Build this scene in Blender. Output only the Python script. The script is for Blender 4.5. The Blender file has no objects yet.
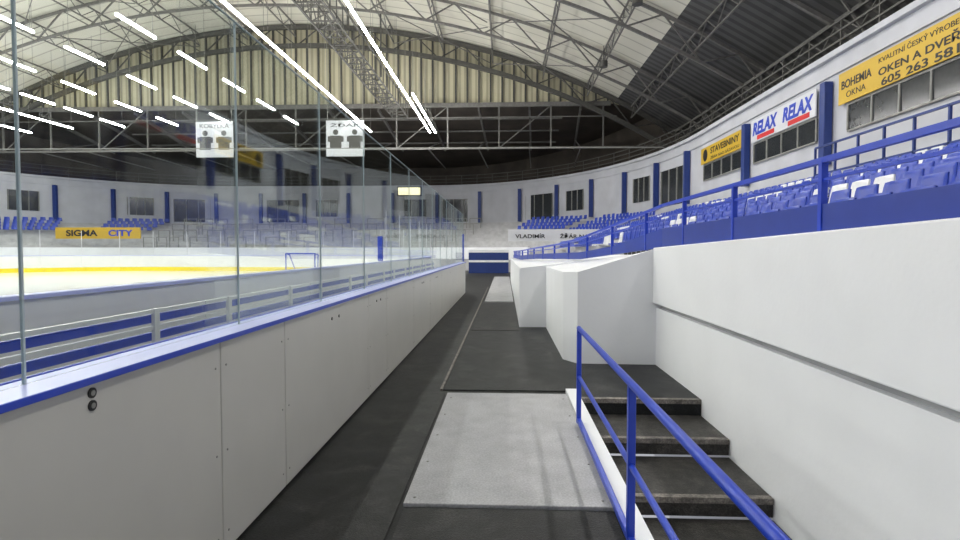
import bpy, math, random
from mathutils import Vector, Matrix
random.seed(4)
S=bpy.context.scene
COL=S.collection
try:
    S.view_settings.view_transform='Standard'
except Exception: pass

# ---------------- materials ----------------
def mat(name,col,rough=0.6,metal=0.0,var=0.06,nscale=6.0,bump=0.0,bscale=60.0,emit=None,es=0.0,spec=0.5,speck=0.0,scuff=None,scuff_amt=0.0):
    m=bpy.data.materials.new(name); m.use_nodes=True
    nt=m.node_tree; b=nt.nodes['Principled BSDF']
    b.inputs['Roughness'].default_value=rough
    b.inputs['Metallic'].default_value=metal
    b.inputs['Specular IOR Level'].default_value=spec
    tc=nt.nodes.new('ShaderNodeTexCoord')
    n=nt.nodes.new('ShaderNodeTexNoise'); n.inputs['Scale'].default_value=nscale; n.inputs['Detail'].default_value=6
    nt.links.new(tc.outputs['Object'],n.inputs['Vector'])
    r=nt.nodes.new('ShaderNodeValToRGB')
    r.color_ramp.elements[0].position=0.3; r.color_ramp.elements[1].position=0.7
    r.color_ramp.elements[0].color=[max(0,c*(1-var)) for c in col]+[1]
    r.color_ramp.elements[1].color=[min(1,c*(1+var)) for c in col]+[1]
    nt.links.new(n.outputs['Fac'],r.inputs['Fac'])
    last=r.outputs['Color']
    if scuff:
        v=nt.nodes.new('ShaderNodeTexNoise'); v.inputs['Scale'].default_value=2.2; v.inputs['Detail'].default_value=9; v.inputs['Roughness'].default_value=.68; v.inputs['Distortion'].default_value=.6
        nt.links.new(tc.outputs['Object'],v.inputs['Vector'])
        r3=nt.nodes.new('ShaderNodeValToRGB'); r3.color_ramp.elements[0].position=.50; r3.color_ramp.elements[1].position=.72
        r3.color_ramp.elements[0].color=(0,0,0,1); r3.color_ramp.elements[1].color=(scuff_amt,scuff_amt,scuff_amt,1)
        nt.links.new(v.outputs['Fac'],r3.inputs['Fac'])
        mx=nt.nodes.new('ShaderNodeMix'); mx.data_type='RGBA'
        nt.links.new(r3.outputs['Color'],mx.inputs['Factor']); nt.links.new(last,mx.inputs['A']); mx.inputs['B'].default_value=list(scuff)+[1]
        last=mx.outputs['Result']
    if speck>0:
        v=nt.nodes.new('ShaderNodeTexNoise'); v.inputs['Scale'].default_value=70; v.inputs['Detail'].default_value=3
        nt.links.new(tc.outputs['Object'],v.inputs['Vector'])
        r2=nt.nodes.new('ShaderNodeValToRGB'); r2.color_ramp.elements[0].position=.38; r2.color_ramp.elements[1].position=.66
        lo=1-speck; r2.color_ramp.elements[0].color=(lo,lo,lo,1); r2.color_ramp.elements[1].color=(1+speck,1+speck,1+speck,1)
        nt.links.new(v.outputs['Fac'],r2.inputs['Fac'])
        mx=nt.nodes.new('ShaderNodeMix'); mx.data_type='RGBA'; mx.blend_type='MULTIPLY'; mx.inputs['Factor'].default_value=1
        nt.links.new(last,mx.inputs['A']); nt.links.new(r2.outputs['Color'],mx.inputs['B']); last=mx.outputs['Result']
    nt.links.new(last,b.inputs['Base Color'])
    if bump>0:
        n2=nt.nodes.new('ShaderNodeTexNoise'); n2.inputs['Scale'].default_value=bscale; n2.inputs['Detail'].default_value=4
        nt.links.new(tc.outputs['Object'],n2.inputs['Vector'])
        bp=nt.nodes.new('ShaderNodeBump'); bp.inputs['Strength'].default_value=bump; bp.inputs['Distance'].default_value=0.01
        nt.links.new(n2.outputs['Fac'],bp.inputs['Height']); nt.links.new(bp.outputs['Normal'],b.inputs['Normal'])
    if emit:
        b.inputs['Emission Color'].default_value=list(emit)+[1]; b.inputs['Emission Strength'].default_value=es
    return m

def glassmat(name,base=0.012,grz=0.30,tint=(0.965,0.985,0.98)):
    m=bpy.data.materials.new(name); m.use_nodes=True; nt=m.node_tree
    for n in list(nt.nodes): nt.nodes.remove(n)
    o=nt.nodes.new('ShaderNodeOutputMaterial'); t=nt.nodes.new('ShaderNodeBsdfTransparent'); g=nt.nodes.new('ShaderNodeBsdfGlossy')
    t.inputs['Color'].default_value=list(tint)+[1]; g.inputs['Roughness'].default_value=0.03
    g.inputs['Color'].default_value=(.9,.95,.95,1)
    lw=nt.nodes.new('ShaderNodeLayerWeight'); lw.inputs['Blend'].default_value=0.12
    mr=nt.nodes.new('ShaderNodeMapRange'); mr.inputs['To Min'].default_value=base; mr.inputs['To Max'].default_value=grz
    nt.links.new(lw.outputs['Fresnel'],mr.inputs['Value'])
    mx=nt.nodes.new('ShaderNodeMixShader')
    nt.links.new(mr.outputs['Result'],mx.inputs['Fac']); nt.links.new(t.outputs[0],mx.inputs[1]); nt.links.new(g.outputs[0],mx.inputs[2])
    nt.links.new(mx.outputs[0],o.inputs['Surface'])
    return m

def stripemat(name,c1,c2,scale,axis='X',rough=0.7,width=0.5):
    m=bpy.data.materials.new(name); m.use_nodes=True; nt=m.node_tree; b=nt.nodes['Principled BSDF']
    b.inputs['Roughness'].default_value=rough
    tc=nt.nodes.new('ShaderNodeTexCoord'); sp=nt.nodes.new('ShaderNodeSeparateXYZ')
    nt.links.new(tc.outputs['Object'],sp.inputs[0])
    mu=nt.nodes.new('ShaderNodeMath'); mu.operation='MULTIPLY'; mu.inputs[1].default_value=scale
    nt.links.new(sp.outputs[axis],mu.inputs[0])
    fr=nt.nodes.new('ShaderNodeMath'); fr.operation='FRACT'; nt.links.new(mu.outputs[0],fr.inputs[0])
    r=nt.nodes.new('ShaderNodeValToRGB'); e=r.color_ramp.elements
    e[0].position=0.0; e[0].color=list(c1)+[1]; e[1].position=width; e[1].color=list(c1)+[1]
    a=e.new(min(.99,width+0.08)); a.color=list(c2)+[1]; a2=e.new(0.999); a2.color=list(c2)+[1]
    nt.links.new(fr.outputs[0],r.inputs['Fac'])
    n=nt.nodes.new('ShaderNodeTexNoise'); n.inputs['Scale'].default_value=0.5; nt.links.new(tc.outputs['Object'],n.inputs['Vector'])
    mx=nt.nodes.new('ShaderNodeMix'); mx.data_type='RGBA'; mx.blend_type='MULTIPLY'; mx.inputs['Factor'].default_value=0.2
    nt.links.new(r.outputs['Color'],mx.inputs['A']); nt.links.new(n.outputs['Fac'],mx.inputs['B'])
    nt.links.new(mx.outputs['Result'],b.inputs['Base Color'])
    bp=nt.nodes.new('ShaderNodeBump'); bp.inputs['Strength'].default_value=0.5; bp.inputs['Distance'].default_value=0.03
    nt.links.new(r.outputs['Color'],bp.inputs['Height']); nt.links.new(bp.outputs['Normal'],b.inputs['Normal'])
    return m

M={}
M['white']=mat('painted_plaster',(.88,.89,.91),.5,var=.025,nscale=1.5,bump=.12,bscale=25)
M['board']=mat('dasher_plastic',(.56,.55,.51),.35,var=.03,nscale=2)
M['rboard']=mat('rink_board_plastic',(.82,.82,.80),.35,var=.03,nscale=2)
M['capw']=mat('blue_lit_ledge',(.52,.56,.90),.3,var=.03)  # bluish light on the white ledge is put into this colour
M['blue']=mat('blue_paint',(.016,.055,.50),.35,var=.06)
M['pblue']=mat('deep_blue_panel_paint',(.014,.040,.30),.4,var=.06)
M['seat']=mat('blue_seat_plastic',(.018,.055,.42),.35,var=.08)
M['seatw']=mat('white_seat_plastic',(.75,.76,.78),.35,var=.04)
M['dblue']=mat('navy_paint',(.015,.04,.20),.45)
M['rubber']=mat('dark_rubber_mat',(.011,.012,.012),.5,var=.8,nscale=4,bump=.5,bscale=120,spec=.35,speck=.5,scuff=(.062,.06,.057),scuff_amt=.8)
M['rubber2']=mat('grey_rubber_mat',(.017,.017,.017),.5,var=.6,nscale=6,bump=.5,bscale=120,spec=.35,speck=.45,scuff=(.075,.073,.07),scuff_amt=.8)
M['step']=mat('dusty_step',(.036,.033,.030),.6,var=.6,nscale=10,bump=.5,bscale=80,speck=.35,scuff=(.12,.11,.10),scuff_amt=.7)
M['riser']=mat('worn_nosing',(.20,.18,.16),.6,var=.5,nscale=12,speck=.3)
M['plate']=mat('worn_aluminium_plate',(.44,.44,.455),.5,metal=.1,var=.12,nscale=4,bump=.3,bscale=200,speck=.14,scuff=(.30,.30,.31),scuff_amt=.6)
M['alu']=mat('aluminium',(.75,.76,.8),.35,metal=.3)
M['steel']=mat('grey_steel',(.26,.26,.24),.6,var=.15)
M['msteel']=mat('mid_grey_steel',(.16,.155,.145),.6,var=.2)  # mid grey between the lighter and the dark steel
M['dsteel']=mat('dark_steel',(.08,.078,.07),.6,var=.2)
M['ice']=mat('ice',(.90,.93,.91),.12,var=.02,nscale=.6)
M['yellow']=mat('yellow_plastic',(.9,.72,.02),.4)
M['ysign']=mat('yellow_sign_sheet',(.60,.39,.03),.5,var=.02)
M['wsign']=mat('white_sign_sheet',(.66,.67,.70),.5,var=.02)
M['black']=mat('black_paint',(.012,.012,.012),.5)
M['red']=mat('red_paint',(.6,.02,.02),.5)
M['conc']=mat('terrace_concrete',(.46,.46,.47),.7,var=.15,nscale=2)
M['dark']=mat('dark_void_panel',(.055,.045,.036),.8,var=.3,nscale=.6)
M['pane']=mat('dark_window_pane',(.03,.034,.038),.15,var=.2)
M['gall']=mat('gallery_plaster',(.52,.53,.57),.6,var=.08,nscale=.8)
M['tube']=mat('fluorescent_tube',(.9,.9,.9),.5,emit=(1.0,.99,.96),es=60)
M['lamp_case']=mat('lamp_housing',(.6,.6,.6),.5)
M['screen']=mat('lit_display',(.8,.75,.5),.5,emit=(1,.9,.6),es=1.2)
M['glass']=glassmat('safety_glass')
M['gedge']=mat('glass_edge',(.50,.58,.60),.3)
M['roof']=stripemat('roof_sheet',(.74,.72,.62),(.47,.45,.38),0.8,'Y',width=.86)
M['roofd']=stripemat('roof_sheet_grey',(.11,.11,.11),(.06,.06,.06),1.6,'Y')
M['gable']=stripemat('gable_sheet',(.66,.62,.44),(.46,.43,.30),2.2,'X',width=.55)

# ---------------- mesh builder ----------------
class MB:
    def __init__(s): s.v=[]; s.f=[]
    def quad(s,a,b,c,d):
        n=len(s.v); s.v+= [tuple(a),tuple(b),tuple(c),tuple(d)]; s.f.append((n,n+1,n+2,n+3)); return s
    def box(s,x0,x1,y0,y1,z0,z1):
        n=len(s.v)
        s.v+=[(x0,y0,z0),(x1,y0,z0),(x1,y1,z0),(x0,y1,z0),(x0,y0,z1),(x1,y0,z1),(x1,y1,z1),(x0,y1,z1)]
        for f in [(3,2,1,0),(4,5,6,7),(0,1,5,4),(1,2,6,5),(2,3,7,6),(3,0,4,7)]: s.f.append(tuple(n+i for i in f))
        return s
    def beam(s,p,q,w=.1,h=None):
        h=h or w; p=Vector(p); q=Vector(q); d=(q-p)
        if d.length<1e-6: return s
        d.normalize(); up=Vector((0,0,1))
        if abs(d.dot(up))>.97: up=Vector((0,1,0))
        a=d.cross(up).normalized(); b=a.cross(d).normalized()
        n=len(s.v)
        for P in (p,q):
            for i,j in ((-1,-1),(1,-1),(1,1),(-1,1)): s.v.append(tuple(P+a*(i*w/2)+b*(j*h/2)))
        for f in [(0,1,2,3),(7,6,5,4),(0,4,5,1),(1,5,6,2),(2,6,7,3),(3,7,4,0)]: s.f.append(tuple(n+i for i in f))
        return s
    def tube(s,p,q,r=.02,k=10):
        p=Vector(p); q=Vector(q); d=(q-p).normalized(); up=Vector((0,0,1))
        if abs(d.dot(up))>.97: up=Vector((0,1,0))
        a=d.cross(up).normalized(); b=a.cross(d).normalized(); n=len(s.v)
        for P in (p,q):
            for i in range(k):
                t=2*math.pi*i/k; s.v.append(tuple(P+a*math.cos(t)*r+b*math.sin(t)*r))
        for i in range(k): s.f.append((n+i,n+(i+1)%k,n+k+(i+1)%k,n+k+i))
        s.f.append(tuple(n+i for i in reversed(range(k)))); s.f.append(tuple(n+k+i for i in range(k)))
        return s
    def grid(s,rows):
        n=len(s.v); w=len(rows[0])
        for r in rows: s.v+=[tuple(p) for p in r]
        for i in range(len(rows)-1):
            for j in range(w-1):
                s.f.append((n+i*w+j,n+i*w+j+1,n+(i+1)*w+j+1,n+(i+1)*w+j))
        return s
    def mesh(s,name):
        m=bpy.data.meshes.new(name); m.from_pydata(s.v,[],s.f); m.update(); return m

def obj(name,mb,material,label=None,cat=None,parent=None,kind=None,group=None,bevel=0,smooth=False):
    me=mb.mesh(name) if isinstance(mb,MB) else mb
    o=Vector((0,0,0))
    if isinstance(mb,MB) and parent is None and me.vertices and kind!='structure':
        xs=[v.co.x for v in me.vertices]; ys=[v.co.y for v in me.vertices]; zs=[v.co.z for v in me.vertices]
        o=Vector(((min(xs)+max(xs))/2,(min(ys)+max(ys))/2,min(zs)))
        me.transform(Matrix.Translation(-o))
    ob=bpy.data.objects.new(name,me); ob.location=o
    if material is not None and not me.materials: me.materials.append(material)
    COL.objects.link(ob)
    if parent:
        ob.parent=parent
        ob.matrix_parent_inverse=Matrix.Translation(-Vector(parent.location))
    if label: ob['label']=label
    if cat: ob['category']=cat
    if kind: ob['kind']=kind
    if group: ob['group']=group
    if bevel:
        b=ob.modifiers.new('bevel','BEVEL'); b.width=bevel; b.segments=2; b.limit_method='ANGLE'
    if smooth:
        for p in me.polygons: p.use_smooth=True
    return ob
def child(name,mb,material,parent,label=None,bevel=0,smooth=False,kind=None):
    return obj(name,mb,material,label=label,parent=parent,bevel=bevel,smooth=smooth,kind=kind)
def empty(name,loc,label,cat,group=None):
    e=bpy.data.objects.new(name,None); e.location=loc; COL.objects.link(e); e['label']=label; e['category']=cat
    if group: e['group']=group
    return e

def text(body,loc,rot,w,h,material,parent,name='lettering',label=None,bold=0.0,shear=0,align='CENTER'):
    c=bpy.data.curves.new('tmp','FONT'); c.body=body; c.align_x=align; c.align_y='CENTER'; c.size=1; c.extrude=.004; c.offset=bold; c.shear=shear
    t=bpy.data.objects.new('tmp',c); COL.objects.link(t)
    dg=bpy.context.evaluated_depsgraph_get(); dg.update()
    me=bpy.data.meshes.new_from_object(t.evaluated_get(dg)); me.name=name
    bpy.data.objects.remove(t)
    xs=[v.co.x for v in me.vertices]; ys_=[v.co.y for v in me.vertices]
    cx_,cy_=(min(xs)+max(xs))/2,(min(ys_)+max(ys_))/2
    me.transform(Matrix.Translation((-cx_,-cy_,0)))
    me.materials.clear(); me.materials.append(material)
    o=bpy.data.objects.new(name,me); COL.objects.link(o)
    o.scale=(w/max(max(xs)-min(xs),.01),h/max(max(ys_)-min(ys_),.01),1); o.rotation_euler=rot; o.location=loc
    if parent:
        o.parent=parent; o.matrix_parent_inverse=Matrix.Translation(-Vector(parent.location))
    if label: o['label']=label
    return o
RX=(math.pi/2,0,-math.pi/2)
RY=(math.pi/2,0,0)

# ---------------- camera ----------------
cam=bpy.data.cameras.new('camera'); co=bpy.data.objects.new('camera',cam); COL.objects.link(co)
cam.sensor_width=36; cam.lens=21.0; cam.clip_end=300; cam.clip_start=.05
co.location=(0,0,1.6); co.rotation_euler=(math.radians(90-2.05),0,math.radians(2.55))
S.camera=co

# ---------------- world ----------------
w=bpy.data.worlds.new('world'); S.world=w; w.use_nodes=True
w.node_tree.nodes['Background'].inputs[0].default_value=(.9,.92,1,1); w.node_tree.nodes['Background'].inputs[1].default_value=.5

# ---------------- floor ----------------
BX=-1.46
fl=MB().box(-4.0,.7,-6,48,-.2,0); fl.box(.7,2.6,6.03,48,-.2,0)
obj('floor',fl,M['rubber'],kind='structure')
def mat_strip(x0,x1,y0,y1,z,m,label):
    return obj('floor_mat',MB().box(x0,x1,y0,y1,0.001,z),m,label,'floor mat',bevel=.004)
mat_strip(-.70,.72,6.3,11.0,.012,M['rubber'],'black rubber mat laid behind the metal plate')
mat_strip(-.66,.28,11.05,17.0,.012,M['rubber2'],'worn black rubber mat further along the aisle')
mat_strip(-.93,-.66,-.5,6.2,.010,M['rubber2'],'narrow grey rubber strip beside the metal plate')
mat_strip(-.62,.66,-.5,3.38,.014,M['rubber2'],'dark rubber mat in front of the metal plate')
obj('edging_strip',MB().box(-.735,-.705,6.3,24,0.001,.02),M['riser'],'thin pale metal edging strip along the rubber mats','edging strip')
def plate(x0,x1,y0,y1,label):
    o=obj('floor_plate',MB().box(x0,x1,y0,y1,0.001,.03),M['plate'],label,'metal plate',bevel=.006)
    b=MB()
    for x in (x0+.06,x1-.06):
        for k in range(int((y1-y0)/.6)+1):
            y=y0+.08+k*.6
            if y<y1: b.tube((x,y,.029),(x,y,.034),.009,8)
    child('screw_heads',b,M['steel'],o,kind='stuff')
plate(-.63,.675,3.40,6.1,'worn grey metal plate covering the aisle floor beside the stairs')
plate(-.62,.26,17.1,33,'long grey metal plate in the aisle by the boards')

# ---------------- stairs ----------------
edges=[6.03,5.27,4.40,3.5,2.6,1.7,.8,-.2]
for i in range(len(edges)-1):
    z=-.17*(i+1)
    st=obj('stair_step',MB().box(.805,2.095,edges[i+1],edges[i]-.001,z-.15,z),M['step'],'dark dusty rubber-topped concrete step going down','stair step',group='steps of the stairwell')
    child('nosing',MB().box(.805,2.095,edges[i+1]-.012,edges[i+1]+.05,z-.045,z+.004),M['riser'],st,label='worn pale step edge',bevel=.003)
obj('landing_nosing',MB().box(.805,2.095,6.015,6.08,-.045,.004),M['riser'],'worn pale edge strip of the landing above the steps','step edge',bevel=.003)
obj('wall_stairwell',MB().box(.68,.8,-3,6.25,-1.8,.05),M['white'],kind='structure')

# right walls
obj('wall_right_lower',MB().box(2.10,2.6,-3,7.86,-1.8,.80),M['white'],kind='structure')
uw=MB().box(2.05,2.6,-3,7.86,.865,1.70)
uw.v=[(x,y,(1.875 if y<0 else 1.63) if z>1 else z) for x,y,z in uw.v]
obj('wall_right_upper',uw,M['white'],kind='structure',bevel=.012)
obj('trim_1',MB().box(2.16,2.55,-3,7.86,.80,.865),M['conc'],kind='structure')  # groove face coloured grey to strengthen the shadow under the upper lip
plan=[(.3,30,1.18),(.3,11.6,1.22),(.85,11.6,1.25),(.85,8.2,1.28),(1.02,7.9,1.29),(2.1,7.86,1.62),(2.6,7.86,1.63),(2.6,11.6,1.5),(2.6,30,1.35)]
pb=MB(); n=len(plan)
for x,y,z in plan: pb.v.append((x,y,-.1))
for x,y,z in plan: pb.v.append((x,y,z))
for i in range(n): pb.f.append((i,(i+1)%n,n+(i+1)%n,n+i))
T=lambda *a: pb.f.append(tuple(n+i for i in a))
T(5,4,3);T(5,3,7);T(6,5,7);T(3,2,7);T(2,1,7);T(1,8,7);T(1,0,8)
obj('wall_parapet',pb,M['white'],kind='structure')

# ---------------- stair handrail ----------------
hr=empty('stair_handrail',(.66,3,0),'blue painted steel handrail standing beside the stairwell','handrail')
for y in (5.0,2.93,.86): child('post',MB().box(.642,.682,y-.02,y+.02,.051,.9),M['blue'],hr,bevel=.004)
child('top_rail',MB().tube((.6625,5.03,.9),(.6625,-.5,.9),.021,14),M['blue'],hr,smooth=True)
child('middle_rail',MB().tube((.6625,5.0,.47),(.6625,-.5,.47),.016,12),M['blue'],hr,smooth=True)
child('bottom_rail',MB().box(.645,.68,-.5,5.0,.06,.10),M['blue'],hr,bevel=.004)

# ---------------- aisle barrier ----------------
ys=[-1.6,.75,2.80,3.64,5.93,6.85,8.9,10.9,12.9,14.9,16.9,18.9,20.6]
for i in range(len(ys)-1):
    a,b=ys[i]+.004,ys[i+1]-.004
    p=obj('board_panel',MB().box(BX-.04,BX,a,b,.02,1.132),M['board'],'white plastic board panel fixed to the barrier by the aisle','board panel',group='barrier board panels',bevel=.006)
    bo=MB()
    for y in ([a+.05,b-.05]):
        for z in (.12,.55,1.0): bo.tube((BX-.001,y,z),(BX+.003,y,z),.006,8)
    child('screws',bo,M['steel'],p,kind='stuff')
    if i in (1,3,4,6,7):
        yy={1:1.90,3:4.75,4:6.4,6:9.9,7:11.9}[i]
        for z in ((1.095,1.05) if i==1 else (1.02,)):
            for dy in ((0,) if i==1 else (-.1,.1)):
                hb=MB().tube((BX-.002,yy+dy,z),(BX+.006,yy+dy,z),.019 if i==1 else .013,16)
                child('latch_hole',hb,M['black'],p)
                child('latch_core',MB().tube((BX+.001,yy+dy,z),(BX+.008,yy+dy,z),.010 if i==1 else .006,12),M['steel'],p)
bar=empty('aisle_barrier',(BX-.1,9,0),'long barrier core with pale ledge between aisle and player bench','barrier')
child('ledge',MB().box(BX-.19,BX+.015,-1.6,20.65,1.136,1.156),M['capw'],bar,label='pale top ledge with bluish light put into its colour',bevel=.004)
child('blue_edge',MB().box(BX+.016,BX+.026,-1.6,20.66,1.132,1.158),M['blue'],bar,bevel=.002)
child('inner_edge',MB().box(BX-.205,BX-.191,-1.6,20.66,1.12,1.160),M['blue'],bar)
child('frame',MB().box(BX-.19,BX-.045,-1.6,20.6,0,1.13),M['steel'],bar)
GX=-1.58; y=.27
while y<20:
    g=obj('glass_panel',MB().box(GX-.006,GX+.006,y+.004,y+1.486,1.158,2.93),M['glass'],'clear safety glass panel standing on the aisle barrier','glass panel',group='safety glass of the aisle barrier')
    for a,b in ((y+.0005,y+.004),(y+1.486,y+1.4895)):
        child('glass_edge',MB().box(GX-.005,GX+.005,a,b,1.158,2.93),M['gedge'],g,label='polished pale green glass edge')
    child('top_edge',MB().box(GX-.006,GX+.006,y+.004,y+1.486,2.93,2.935),M['gedge'],g)
    y+=1.49
gend=y
obj('end_post',MB().box(GX-.03,GX+.03,gend,gend+.08,1.16,2.2),M['blue'],'blue padded post ending the glass','post',bevel=.01)

# bench interior
obj('trim_2',MB().box(-3.9,BX-.21,-1.6,20.5,.001,.28),M['rubber'],kind='structure')
for k in range(8):
    y0=-.5+k*2.6; y1=y0+2.58
    bn=empty('player_bench',(-2.5,(y0+y1)/2,.28),'blue plank player bench on white metal supports','bench','player benches behind the barrier')
    child('backrest_plank',MB().box(-2.62,-2.585,y0,y1,1.065,1.125),M['blue'],bn,bevel=.006)
    child('backrest_plank',MB().box(-2.62,-2.585,y0,y1,.935,.995),M['blue'],bn,bevel=.006)
    for z in (1.15,1.03,.90):
        child('white_rail',MB().box(-2.60,-2.57,y0,y1,z-.013,z+.013),M['seatw'],bn)
    child('seat_plank',MB().box(-3.05,-2.7,y0,y1,.70,.74),M['blue'],bn,bevel=.006)
    for yy in (y0+.4,y0+1.9):
        child('support',MB().box(-2.585,-2.555,yy-.03,yy+.03,.281,1.17).box(-3.0,-2.56,yy-.03,yy+.03,.66,.70),M['seatw'],bn,bevel=.004)

# ---------------- rink ----------------
def rink_path(step=2.4):
    xr,xl,ye,R=-4.0,-33.0,38.0,8.5
    pts=[]
    y=-5.5
    while y<ye-R-.1: pts.append((xr,y)); y+=step
    for i in range(0,7):
        a=i/6*math.pi/2; pts.append((xr-R+R*math.cos(a),ye-R+R*math.sin(a)))
    x=xr-R-step
    while x>xl+R+.5: pts.append((x,ye)); x-=step
    for i in range(0,7):
        a=math.pi/2+i/6*math.pi/2; pts.append((xl+R+R*math.cos(a),ye-R+R*math.sin(a)))
    y=ye-R-step
    while y>-6: pts.append((xl,y)); y-=step
    return pts
rp=rink_path()
icm=MB(); icm.v=[(x,y,.15) for x,y in rp]; icm.f=[tuple(range(len(rp)))]
obj('ice_surface',icm,M['ice'],'smooth white ice surface of the hockey rink','ice')
def seg_box(mb,p,q,off0,off1,z0,z1):
    p=Vector((p[0],p[1],0)); q=Vector((q[0],q[1],0)); d=(q-p).normalized(); nrm=Vector((d.y,-d.x,0))
    a,b,c,e=p+nrm*off0,q+nrm*off0,q+nrm*off1,p+nrm*off1
    n=len(mb.v)
    for z in (z0,z1):
        for P in (a,b,c,e): mb.v.append((P.x,P.y,z))
    for f in [(0,1,2,3),(7,6,5,4),(0,4,5,1),(1,5,6,2),(2,6,7,3),(3,7,4,0)]: mb.f.append(tuple(n+i for i in f))
    return mb
for i in range(len(rp)-1):
    p,q=rp[i],rp[i+1]
    bd=obj('rink_board',seg_box(MB(),p,q,0,.1,.05,1.2),M['rboard'],'white rink board panel around the ice','rink board',group='boards around the rink')
    child('kick_strip',seg_box(MB(),p,q,-.012,-.001,.15,.42),M['yellow'],bd,label='yellow kick strip')
    child('cap_rail',seg_box(MB(),p,q,-.02,.13,1.2,1.235),M['capw'],bd)
    if not (p[0]>-4.01 and p[1]<17.5):
        gm=MB(); P=Vector((p[0],p[1],0)); Q=Vector((q[0],q[1],0)); d=(Q-P).normalized(); nn=Vector((d.y,-d.x,0))*.05
        a=P+nn+d*.03; b=Q+nn-d*.03
        gm.quad((a.x,a.y,1.236),(b.x,b.y,1.236),(b.x,b.y,2.9),(a.x,a.y,2.9))
        g=obj('rink_glass',gm,M['glass'],'clear protective glass panel above the rink boards','glass panel',group='glass above the rink boards')
        child('glass_post',MB().box(P.x+nn.x-.015,P.x+nn.x+.015,P.y+nn.y-.015,P.y+nn.y+.015,1.236,2.9),M['alu'],g)
obj('padded_post',MB().box(-4.13,-3.97,18.0,18.16,1.24,2.05),M['blue'],'blue padded post at the start of the rink glass','padded post',bevel=.02)
# goal
ge=empty('hockey_goal',(-12.6,34,.15),'hockey goal with blue frame and white net on the ice','goal')
fr=MB(); gx=-12.6
for sx in (-1,1):
    x=gx+.91*sx; xi=gx+.7*sx
    fr.tube((x,34,.15),(x,34,1.37),.04); fr.tube((x,34,.2),(xi,35.1,.2),.03); fr.tube((x,34,1.37),(x,34.6,1.3),.03); fr.tube((x,34.6,1.3),(xi,35.1,.2),.03)
fr.tube((gx-.91,34,1.37),(gx+.91,34,1.37),.04); fr.tube((gx-.7,35.1,.2),(gx+.7,35.1,.2),.03)
child('goal_frame',fr,M['blue'],ge)
nt=MB()
for i in range(13): x=gx-.9+i*.15; nt.beam((x,34.6,1.3),(gx+(x-gx)*.78,35.1,.2),.014)
for i in range(8): t=i/7; nt.beam((gx-.9,34.6+.5*t,1.3-1.1*t),(gx+.9,34.6+.5*t,1.3-1.1*t),.014)
child('goal_net',nt,M['seatw'],ge,kind='stuff')

# ---------------- bowl (terraces, gallery wall) ----------------
def path(xR,aY,b,n=18,yr0=-4,yl0=-8,cxr=-8,cxl=-28):
    a=xR-cxr; P=[(xR,yr0,0.0),(xR,10,0.0),(xR,22,0.0)]
    for i in range(n+1):
        t=i/n*math.pi/2; P.append((cxr+a*math.cos(t),33+b*math.sin(t),math.sin(t)))
    for k in range(1,6): P.append((cxr+(cxl-cxr)*k/6,33+b,1.0))
    for i in range(n+1):
        t=math.pi/2-i/n*math.pi/2; P.append((cxl-a*math.cos(t),33+b*math.sin(t),math.sin(t)))
    P.append((cxl-a,20,0)); P.append((cxl-a,yl0,0))
    return P
F=path(2.6,0,12); B=path(10.25,0,25); W=path(11.5,0,27); OUT=path(16.5,0,32)
NT=9
def tier_pt(i,fr): 
    f=F[i]; b=B[i]; return (f[0]+(b[0]-f[0])*fr, f[1]+(b[1]-f[1])*fr)
def rise(i): return .24+.10*F[i][2]
rows=[]
for i in range(len(F)):
    r=[]; x,y=tier_pt(i,0); r.append((x,y,-.1))
    for k in range(NT):
        z=1.35+k*rise(i)
        x,y=tier_pt(i,k/NT); r.append((x,y,z)); x,y=tier_pt(i,(k+1)/NT); r.append((x,y,z))
    z+=rise(i); r.append((x,y,z)); r.append((W[i][0],W[i][1],z))
    rows.append(r)
obj('floor_terrace',MB().grid(rows),M['conc'],kind='structure')
def ribbon(P,z0,z1,name,m,kind='structure'):
    rows=[[(p[0],p[1],z0),(p[0],p[1],z1)] for p in P]
    return obj(name,MB().grid(rows),m,kind=kind)
ribbon(W,2.5,8.5,'wall_gallery',M['gall'])
rows=[[(p[0],p[1],8.5),(q[0],q[1],8.5)] for p,q in zip(W,OUT)]
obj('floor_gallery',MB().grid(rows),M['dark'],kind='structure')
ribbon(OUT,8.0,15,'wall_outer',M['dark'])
gr=MB()
for i in range(len(W)-1):
    for z in (8.8,9.15,9.5): gr.beam((W[i][0],W[i][1],z),(W[i+1][0],W[i+1][1],z),.06)
for i in range(3,len(W)): gr.beam((W[i][0],W[i][1],8.5),(W[i][0],W[i][1],9.5),.06)
for y in range(-4,33,2): gr.beam((11.5,y,8.5),(11.5,y,9.5),.05)
obj('gallery_railing',gr,M['dsteel'],'dark steel railing running along the top of the gallery wall','railing')
lg=MB()
for i in range(len(W)-1):
    a,b=W[i],W[i+1]
    lg.beam((a[0],a[1],8.4),(b[0],b[1],8.4),.35,.2); lg.beam((a[0],a[1],7.75),(b[0],b[1],7.75),.16,.1)
obj('trim_3',lg,M['gall'],kind='structure')
dm=MB().tube((13.6,-3,9.5),(13.6,33,9.5),.28,18)
for y in range(-3,33,3): dm.tube((13.6,y,9.5),(13.6,y+.06,9.5),.31,18)
du=obj('air_duct',dm,M['msteel'],'grey round air duct running above the gallery','air duct',smooth=False)
for y in (0,9,18,27): child('duct_stand',MB().beam((13.6,y,8.51),(13.6,y,9.25),.08),M['dsteel'],du)

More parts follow.
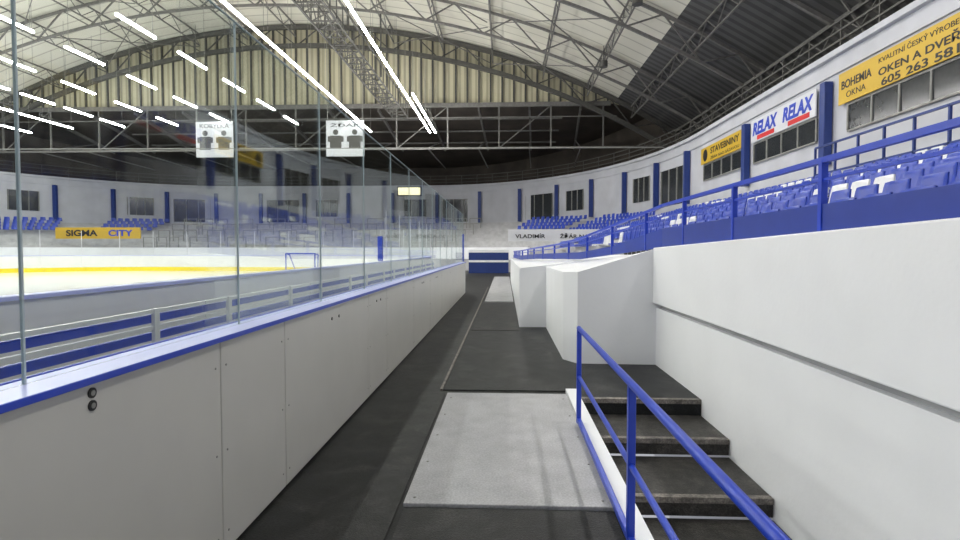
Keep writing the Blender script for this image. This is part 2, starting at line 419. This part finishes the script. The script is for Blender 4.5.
WX=11.5
def window(n,y0,y1,z0=5.6,z1=6.42):
    o=obj('window_%d'%n,MB().box(WX-.05,WX-.01,y0,y1,z0,z1),M['pane'],kind='structure')
    fm=MB()
    k=max(2,int(round((y1-y0)/1.2)))
    for i in range(k+1):
        y=y0+(y1-y0)*i/k; fm.box(WX-.09,WX-.051,y-.035,y+.035,z0,z1)
    fm.box(WX-.09,WX-.051,y0,y1,z0-.06,z0); fm.box(WX-.09,WX-.051,y0,y1,z1,z1+.06)
    child('window_frame',fm,M['steel'],o)
for i,(a,b) in enumerate([(5,12.6),(14.5,19.4),(21.3,26.5),(27.7,33.0)]): window(i+1,a,b)
def pillar(x,y,z0,z1,wd=.34):
    return obj('pillar',MB().box(x-wd/2,x+wd/2-.05,y-wd/2,y+wd/2,z0,z1),M['dblue'],'blue painted pillar on the gallery wall','pillar',group='gallery pillars',bevel=.02)
for y in (13.4,20.5,27.1): pillar(WX-.16,y,4.6,7.5)
def sign(name,y0,y1,z0,z1,m,label):
    return obj(name,MB().box(WX-.16,WX-.12,y0,y1,z0,z1),m,label,'sign',bevel=.006)
TX=WX-.165
s=sign('advertising_banner',14.3,19.8,6.5,7.55,M['ysign'],'yellow window and door advertising banner with black lettering')
text('BOHEMIA',(TX,18.85,7.12),RX,1.55,.28,M['black'],s,bold=.02)
text('OKNA',(TX,18.85,6.76),RX,1.0,.2,M['black'],s)
text('KVALITNÍ ČESKÝ VÝROBEK',(TX,16.15,7.36),RX,3.2,.20,M['black'],s)
text('OKEN A DVEŘÍ',(TX,16.15,7.02),RX,3.2,.30,M['black'],s,bold=.02)
for tt,yy in (('605',17.2),('263',16.15),('581',15.1)): text(tt,(TX,yy,6.66),RX,.82,.24,M['black'],s,bold=.02)
s=sign('advertising_banner',21.2,26.6,6.5,7.5,M['wsign'],'white banner with two blue and red logos')
for yc in (25.25,22.5):
    text('RELAX',(TX,yc,7.08),RX,2.3,.58,M['blue'],s,bold=.04,shear=.2)
    st=child('logo_stripe',MB().box(TX-.004,TX+.004,yc-.9,yc+.7,6.56,6.75),M['red'],s,label='red logo stripe')
s=sign('advertising_banner',27.6,33.2,6.5,7.4,M['ysign'],'yellow advertising banner with dark lettering')
text('STAVEBNINY',(TX,29.8,7.08),RX,3.8,.34,M['black'],s,bold=.02)
text('ŽĎÁR NAD SÁZAVOU',(TX,29.8,6.7),RX,3.8,.2,M['black'],s)
child('emblem',MB().tube((TX+.003,32.5,6.95),(TX-.004,32.5,6.95),.34,20),M['black'],s)

def arc_samples(P,start,step):
    out=[]; acc=0; nxt=step
    for i in range(start,len(P)-1):
        a=Vector(P[i][:2]); b=Vector(P[i+1][:2]); L=(b-a).length
        while nxt<=acc+L:
            f=(nxt-acc)/L; q=a+(b-a)*f; d=(b-a).normalized(); out.append((q,d)); nxt+=step
        acc+=L
    return out
wn=10
for k,(q,d) in enumerate(arc_samples(W,3,2.4)):
    nrm=Vector((-d.y,d.x))
    if k%2==0:
        p=q+nrm*.2
        mb=MB(); a=Vector((p.x,p.y,0))
        mb.beam(a+Vector((0,0,4.45)),a+Vector((0,0,7.7)),.34,.26)
        obj('pillar',mb,M['dblue'],'blue painted pillar on the gallery wall','pillar',group='gallery pillars')
    elif k%6!=5:
        p=q+nrm*.08; D=Vector((d.x,d.y,0)); a=Vector((p.x,p.y,0))
        hw=1.75 if k%4==1 else 1.15
        z0,z1=(4.6,7.0) if k%4==1 else (5.2,7.0)
        mb=MB().quad(a-D*hw+Vector((0,0,z0)),a+D*hw+Vector((0,0,z0)),a+D*hw+Vector((0,0,z1)),a-D*hw+Vector((0,0,z1)))
        wo=obj('window_%d'%wn,mb,M['pane'],kind='structure'); wn+=1
        b2=MB(); n3=Vector((nrm.x,nrm.y,0))*.03
        for t in (-1,-.33,.33,1): b2.beam(a+n3+D*hw*t+Vector((0,0,z0)),a+n3+D*hw*t+Vector((0,0,z1)),.07)
        child('window_frame',b2,M['steel'],wo)

# ---------------- stand front railing ----------------
FR=[(2.2,-.6,1.78),(2.2,7.9,1.63),(1.6,12,1.40),(.95,17,1.33),(.6,21,1.24),(.45,29,1.2)]
def frp(y):
    for a,b in zip(FR[:-1],FR[1:]):
        if a[1]<=y<=b[1]:
            t=(y-a[1])/(b[1]-a[1]); return Vector((a[0]+(b[0]-a[0])*t,y,a[2]+(b[2]-a[2])*t))
    return Vector(FR[-1])
def rh(y): return 2.22-frp(y).z if y<8 else max(.33,.58-.035*(y-8))
def ph(y): return .16+.014*max(0,min(y,8)) if y<8 else .15
fe=empty('stand_railing',(2.2,3,1.7),'blue steel railing with low solid blue panel along the stand front','railing')
top=MB(); midr=MB(); pan=MB(); nodes=[-.6,1,2.5,4,5.5,7.9,10,12,14,17,19,21,25,29]
for a,b in zip(nodes[:-1],nodes[1:]):
    A,Bp=frp(a),frp(b)
    top.beam(A+Vector((0,0,rh(a))),Bp+Vector((0,0,rh(b))),.04,.04)
    midr.beam(A+Vector((0,0,rh(a)*.74)),Bp+Vector((0,0,rh(b)*.74)),.02,.02)
    h1,h2=ph(a),ph(b)
    n0=len(pan.v)
    for P,h in ((A,h1),(Bp,h2)):
        for dx in (-.015,.015): pan.v.append((P.x+dx,P.y,P.z+.003)); pan.v.append((P.x+dx,P.y,P.z+h))
    for f in [(0,1,5,4),(2,6,7,3),(1,3,7,5),(0,4,6,2),(0,2,3,1),(4,5,7,6)]: pan.f.append(tuple(n0+i for i in f))
child('top_rail',top,M['blue'],fe); child('middle_rail',midr,M['blue'],fe); child('blue_panel',pan,M['pblue'],fe)
y=1.0
while y<29:
    A=frp(y); child('post',MB().box(A.x-.022,A.x+.022,y-.022,y+.022,A.z,A.z+rh(y)),M['blue'],fe); y+=1.5

m=MB()
for z in (4.1,4.55,5.0): m.beam((10.4,8,z),(10.4,19.4,z),.06)
for k in range(11): m.beam((10.4,8+k*1.14,3.52),(10.4,8+k*1.14,5.0),.06)
obj('walkway_railing',m,M['dblue'],'dark blue tubular railing at the top row of the stand','railing')

# ---------------- seats ----------------
def seat_mesh(name,low=False):
    prof=[(.02,.40),(.05,.425),(.20,.41),(.36,.40),(.42,.43),(.45,.55),(.47,.70),(.48,.76)]
    if low: prof=[(.03,.42),(.38,.40),(.44,.46),(.48,.76)]
    nx=3 if low else 7
    rows=[]; 
    for j,(d,z) in enumerate(prof):
        r=[]
        for i in range(nx):
            u=-1+2*i/(nx-1); wd=.215*(1-.12*max(0,(z-.6)/.16) )
            dish=.02*u*u
            if d>.41: r.append((u*wd,d-dish*1.5,z-.03*max(0,abs(u)-.6)*(z>.7)))
            else: r.append((u*wd,d,z+dish))
        rows.append(r)
    mb=MB().grid(rows)
    if not low:
        n=len(mb.v); mb.v+=[(x,y+(.018 if y>.41 else 0),z-(.018 if y<=.41 else 0)) for x,y,z in mb.v]
        mb.f+=[tuple(n+i for i in reversed(f)) for f in mb.f[:]]
        R=len(prof)
        for j in range(R-1):
            for i in (0,nx-1): mb.f.append((j*nx+i,(j+1)*nx+i,n+(j+1)*nx+i,n+j*nx+i))
        for i in range(nx-1):
            for j in (0,R-1): mb.f.append((j*nx+i,j*nx+i+1,n+j*nx+i+1,n+j*nx+i))
    return mb
SB=seat_mesh('s'); ME={}
for nm,m in (('b',M['seat']),('w',M['seatw'])):
    me=SB.mesh('stadium_seat'); me.materials.append(m)
    for p in me.polygons: p.use_smooth=True
    ME[nm]=me
brk=MB().box(-.03,.03,.1,.5,.34,.385).box(-.03,.03,.42,.5,.02,.36).mesh('bracket'); brk.materials.append(M['dsteel'])
LOW=seat_mesh('l',True)
def add_seat(mb,x,y,z,ang):
    n=len(mb.v); c,s_=math.cos(ang),math.sin(ang)
    for a,b,h in LOW.v: mb.v.append((x+a*c-b*s_,y+a*s_+b*c,z+h))
    mb.f+=[tuple(n+i for i in f) for f in LOW.f]
cand=[]
for k in range(NT):
    x0=2.6+k*.85+.28; z=1.35+k*.24
    y=2.2
    while y<34:
        if not (16.4<y<17.6 or 25.6<y<26.8):
            white=(y<30) and ((int((y+k*1.3)/3.2)+k)%5==0 and random.random()<.75)
            if y>x0*1.12: cand.append((math.hypot(x0,y),x0,y,z,white))
        y+=.5
cand.sort()
rest={'b':MB(),'w':MB()}
for idx,(d,x,y,z,wt) in enumerate(cand):
    if idx<300:
        o=bpy.data.objects.new('stadium_seat',ME['w' if wt else 'b']); o.location=(x,y,z); o.rotation_euler=(0,0,-math.pi/2); COL.objects.link(o)
        o['label']=('white' if wt else 'blue')+' plastic stadium seat bolted to the terrace step'; o['category']='seat'; o['group']='seats of the side stand'
        if idx<140:
            b=bpy.data.objects.new('bracket',brk); b.parent=o; COL.objects.link(b)
    else: add_seat(rest['w' if wt else 'b'],x,y,z,-math.pi/2)
if rest['b'].v: obj('stadium_seats',rest['b'],M['seat'],'distant rows of blue plastic stadium seats','seats',kind='stuff')
if rest['w'].v: obj('stadium_seats',rest['w'],M['seatw'],'distant white plastic stadium seats among the blue ones','seats',kind='stuff')
def end_block(i0,i1,k0,k1,label):
    mb=MB()
    for k in range(k0,k1):
        for i in range(i0,i1):
            a=Vector(tier_pt(i,(k+.35)/NT)); b=Vector(tier_pt(i+1,(k+.35)/NT)); L=(b-a).length; n=max(1,int(L/.5)); d=(b-a)/L
            ang=math.atan2(d.y,d.x)+math.pi
            for t in range(n):
                q=a+d*(t+.5)*L/n; zz=1.35+k*(rise(i)+rise(i+1))/2
                add_seat(mb,q.x,q.y,zz+.02,ang)
    obj('stadium_seats',mb,M['seat'],label,'seats',kind='stuff')
end_block(5,9,3,9,'block of blue plastic seats on the curved corner stand')
end_block(10,14,5,9,'block of blue plastic seats high on the end stand')
end_block(31,34,5,9,'block of blue seats on the end stand')
end_block(36,40,5,9,'block of blue seats on the opposite corner stand')
for k in (1,3,5,7):
    for i in range(17,30,1):
        a=Vector(tier_pt(i,(k+.5)/NT)); b=Vector(tier_pt(i+1,(k+.5)/NT)); d=(b-a).normalized(); m=(a+b)/2; z=1.35+k*rise(i)
        hl=min(.8,(b-a).length*.38)
        if hl<.35: continue
        A=m-d*hl; Bq=m+d*hl
        mb=MB().beam((A.x,A.y,z+1.0),(Bq.x,Bq.y,z+1.0),.06).beam((A.x,A.y,z+.5),(Bq.x,Bq.y,z+.5),.04)
        mb.beam((A.x,A.y,z),(A.x,A.y,z+1.0),.06).beam((Bq.x,Bq.y,z),(Bq.x,Bq.y,z+1.0),.06)
        obj('crush_barrier',mb,M['steel'],'grey tubular crush barrier on the standing terrace','barrier',group='terrace crush barriers')
fb=MB()
for i in range(8,len(F)-3):
    a,b=F[i],F[i+1]; fb.beam((a[0],a[1],1.35),(b[0],b[1],1.35),.15,.9)
obj('wall_front',fb,M['white'],kind='structure')
o=obj('stand_gate',MB().box(-2.5,.25,38.6,38.75,0.001,1.6),M['dblue'],'navy panelled gate with white stripes at the aisle end','gate')
for a,b in ((1.42,1.6),(.75,.9)): child('white_stripe',MB().box(-2.5,.25,38.57,38.6,a,b),M['white'],o)
s=obj('advertising_banner',MB().box(.2,6.7,35.6,35.66,2.15,2.9),M['wsign'],'white banner with black lettering in front of the corner seats','sign')
text('VLADIMÍR',(1.6,35.59,2.5),RY,1.9,.32,M['black'],s,bold=.02); text('ŽĎÁR NAD',(4.5,35.59,2.5),RY,2.1,.32,M['black'],s,bold=.02)
s=obj('advertising_banner',MB().box(-36.0,-29.0,43.4,43.5,2.5,3.4),M['ysign'],'yellow banner with dark lettering on the end stand front','sign')
text('SIGMA',(-33.8,43.38,2.95),RY,2.6,.5,M['black'],s,bold=.03); text('CITY',(-30.6,43.38,2.95),RY,2.0,.5,M['blue'],s,bold=.03)
s=obj('scoreboard',MB().box(-10.1,-8.0,52.8,53,6.8,7.5),M['screen'],'small lit display panel hung below the ring beam','display')
child('display_frame',MB().box(-10.2,-7.9,52.82,53.02,6.7,7.6),M['black'],s)

# ---------------- roof ----------------
R=57.0; XC=-17.0
def rz(x): return 20-R+math.sqrt(R*R-(x-XC)**2)
def arcx(a,b,n): return [a+(b-a)*i/n for i in range(n+1)]
rows=[[(x,y,rz(x)) for y in (-10,8,26,46.3)] for x in arcx(-45.0,9.0,40)]
obj('ceiling',MB().grid(rows),M['roof'],kind='structure')
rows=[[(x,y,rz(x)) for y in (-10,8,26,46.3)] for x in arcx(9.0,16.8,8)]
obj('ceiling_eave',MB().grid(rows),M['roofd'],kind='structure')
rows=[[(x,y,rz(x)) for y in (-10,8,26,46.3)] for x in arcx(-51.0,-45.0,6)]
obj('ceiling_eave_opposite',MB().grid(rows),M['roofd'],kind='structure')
for j,y in enumerate([-2,6,14,22,30,38,45.6]):
    mb=MB(); xs=arcx(-50,16,34); big=(y>45)
    w=.32 if big else .15
    for i in range(len(xs)-1):
        a,b=xs[i],xs[i+1]
        mb.beam((a,y,rz(a)-.25),(b,y,rz(b)-.25),w)
        mb.beam((a,y,rz(a)-1.75),(b,y,rz(b)-1.75),w)
        if i%2==0: mb.beam((a,y,rz(a)-.25),(b,y,rz(b)-1.75),.08)
        else: mb.beam((a,y,rz(a)-1.75),(b,y,rz(b)-.25),.08)
    obj('roof_truss',mb,M['dsteel'] if big else M['msteel'],'arched grey steel lattice truss under the roof','roof truss',group='arched roof trusses')
for x in [-45,-41,-37,-33,-29,-25,-21,-17,-13,-9,-5,-1,3,6.5,10,13.5]:
    mb=MB(); n=40; y0,y1=-6,45.4
    z=rz(x)-.2
    mb.beam((x,y0,z),(x,y1,z),.09); mb.beam((x,y0,z-.9),(x,y1,z-.9),.08)
    for i in range(n):
        a=y0+(y1-y0)*i/n; b=y0+(y1-y0)*(i+1)/n
        if i%2: mb.beam((x,a,z),(x,b,z-.9),.045)
        else: mb.beam((x,a,z-.9),(x,b,z),.045)
    obj('roof_purlin',mb,M['msteel'],'light steel lattice purlin running between the arches','roof purlin',group='lattice roof purlins')
for (xa,xb) in ((-1,6.3),(-9,-1.2),(-33,-25)):
    for ya in (6.2,14.2,22.2,30.2,38.2):
        mb=MB().beam((xa,ya,rz(xa)-1.2),(xb,ya+7.2,rz(xb)-1.2),.05).beam((xb,ya,rz(xb)-1.2),(xa,ya+7.2,rz(xa)-1.2),.05)
        obj('cross_brace',mb,M['msteel'],'thin steel cross brace between roof arches','brace',group='roof cross braces')
gx0,gx1=-44.0,10.0
xs=arcx(gx0,gx1,40)
rows=[[(x,46.4,min(13.5,rz(x))),(x,46.4,rz(x))] for x in xs]
obj('wall_gable',MB().grid(rows),M['gable'],kind='structure')
mb=MB(); x=-43.0
while x<9:
    if rz(x)>13.8: mb.beam((x,46.3,13.5),(x,46.3,rz(x)),.14,.1)
    x+=.95
obj('trim_4',mb,M['dsteel'],kind='structure')
mb=MB(); Y=46.0; X0,X1=-45,13.5
mb.beam((-43,Y,13.4),(8.5,Y,13.4),.22,.35); mb.beam((X0,Y,9.9),(X1,Y,9.9),.14,.16); mb.beam((-43,Y,12.4),(9,Y,12.4),.07)
x=-42.5; i=0
while x<=8:
    mb.beam((x,Y,9.9),(x,Y,13.3),.11)
    if x<5 and i%2==0: mb.beam((x,Y,9.9),(x+4.2,Y,13.3),.07)
    x+=4.2; i+=1
obj('end_girder',mb,M['msteel'],'horizontal steel lattice girder beneath the gable wall','girder')
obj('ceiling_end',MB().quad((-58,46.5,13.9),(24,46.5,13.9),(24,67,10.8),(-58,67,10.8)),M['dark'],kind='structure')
x=-40
while x<9:
    mb=MB().beam((x,46.9,13.3),(x+(x+18)*.03,57,11.7),.16,.26).beam((x,46.9,10.0),(x+(x+18)*.03,57,9.9),.08).beam((x,46.9,10.1),(x+(x+18)*.02,54,12.0),.08)
    obj('end_rafter',mb,M['msteel'],'steel rafter fanning out over the end stand','rafter',group='end stand rafters'); x+=4.2
for yy,zz in ((50,13.2),(53,12.75),(56,12.25)):
    obj('end_purlin',MB().beam((-36,yy,zz),(5,yy,zz),.14),M['msteel'],'horizontal steel purlin over the end stand','purlin',group='end stand purlins')

mb=MB()
for x in (-9.0,-7.8):
    for z in (12.2,13.3): mb.beam((x,2,z),(x,45,z),.08)
for i in range(44):
    y=2+i; mb.beam((-9,y,12.2),(-7.8,y,12.2),.06)
    mb.beam((-9,y,12.2),(-9,y,13.3),.05); mb.beam((-7.8,y,12.2),(-7.8,y,13.3),.05)
    mb.beam((-9,y,13.3),(-9,y+1,12.2),.04); mb.beam((-7.8,y,12.2),(-9,y+1,12.2),.04)
for y in (6,14,22,30,38): mb.beam((-8.4,y,13.3),(-8.4,y,rz(-8.4)-1.85),.1)
obj('catwalk',mb,M['dsteel'],'dark steel service catwalk hanging from the roof trusses','catwalk')

# ---------------- lights ----------------
LZ=11.3
def seg_mesh(L):
    t=MB().box(-.045,.045,-L/2,L/2,-.045,.035).mesh('light_tube'); t.materials.append(M['tube'])
    c=MB().box(-.025,.025,-L/2,L/2,.04,.09).mesh('lamp_housing'); c.materials.append(M['lamp_case'])
    out=[('light_tube',t),('lamp_housing',c)]
    for yy in (-L/2+.2,L/2-.2):
        wr=MB().box(-.006,.006,yy,yy+.012,.09,3.5).mesh('suspension_wire'); wr.materials.append(M['steel']); out.append(('suspension_wire',wr))
    return out
SL=seg_mesh(2.86); SS=seg_mesh(2.6)
def lamp(x,y,z,ms,grp):
    e=empty('fluorescent_lamp',(x,y,z),'white fluorescent strip lamp hanging above the rink','ceiling lamp',grp)
    for nm,me in ms:
        o=bpy.data.objects.new(nm,me); o.parent=e; COL.objects.link(o)
y=1.5
while y<46:
    if y<45: lamp(-6.2,y,LZ,SL,'lamp row nearest the aisle')
    if 34<y<45: lamp(-5.75,y,LZ,SL,'lamp row nearest the aisle')
    lamp(-11.0,y-.5,LZ,SL,'second continuous lamp row'); y+=2.9
for x in (-16,-21,-25.5,-30,-34.5,-38):
    st_=4.4 if x>-28 else (3.4 if x>-32 else 2.75)
    y=2.0+ (0 if x in(-16,-25.5) else -.9)
    while y<45: lamp(x,y,LZ if x>-38 else 11.0,SS,'broken lamp rows over the ice'); y+=st_

for n,xc in enumerate((-21.3,-11.6)):
    yb=40.5
    b=obj('hanging_banner',MB().box(xc-1.4,xc+1.4,yb,yb+.03,8.4,11.0),M['wsign'],'white hanging banner with dark player silhouettes and lettering','banner',bevel=.01,group='hanging banners')
    for dx in (-.7,.7):
        k=MB()
        k.box(xc+dx-.42,xc+dx+.42,yb-.012,yb-.002,8.95,9.9); k.box(xc+dx-.58,xc+dx-.42,yb-.012,yb-.002,9.45,9.85); k.box(xc+dx+.42,xc+dx+.58,yb-.012,yb-.002,9.45,9.85)
        k.tube((xc+dx,yb-.002,10.15),(xc+dx,yb-.012,10.15),.2,14)
        child('jersey_print',k,M['dsteel'],b)
    text('KOBYLKA' if n==0 else 'ŽĎÁR',(xc,yb-.01,10.68),RY,2.2,.3,M['black'],b)
    for dx in (-1.3,1.3): child('suspension_cable',MB().beam((xc+dx,yb,11),(xc+dx,yb,rz(xc)-1.8),.03),M['steel'],b)
obj('span_cable',MB().beam((-44,39.6,9.0),(11,39.6,8.7),.06),M['steel'],'thin cable spanning the hall below the roof','cable')

hm=MB().tube((0,0,.02),(0,0,.35),.22,16).mesh('lamp_housing'); hm.materials.append(M['dsteel'])
hm2=MB().beam((0,0,.35),(0,0,1.2),.04).mesh('hanger'); hm2.materials.append(M['dsteel'])
for y in (0,8,16,24,32):  # row of lamps added to brighten the stand side; only one is known
    e=empty('added_floodlight',(5.5,y,11.8),'small round floodlight added under the roof to brighten the stand','floodlight','added stand floodlights')
    for nm,me in (('lamp_housing',hm),('hanger',hm2)):
        o=bpy.data.objects.new(nm,me); o.parent=e; COL.objects.link(o)
    L=bpy.data.lights.new('floodlight','AREA'); L.shape='DISK'; L.size=.4; L.energy=260; L.color=(1,.98,.94)
    lo=bpy.data.objects.new('stand_fill_light',L); lo.location=(5.5,y,11.78); COL.objects.link(lo)
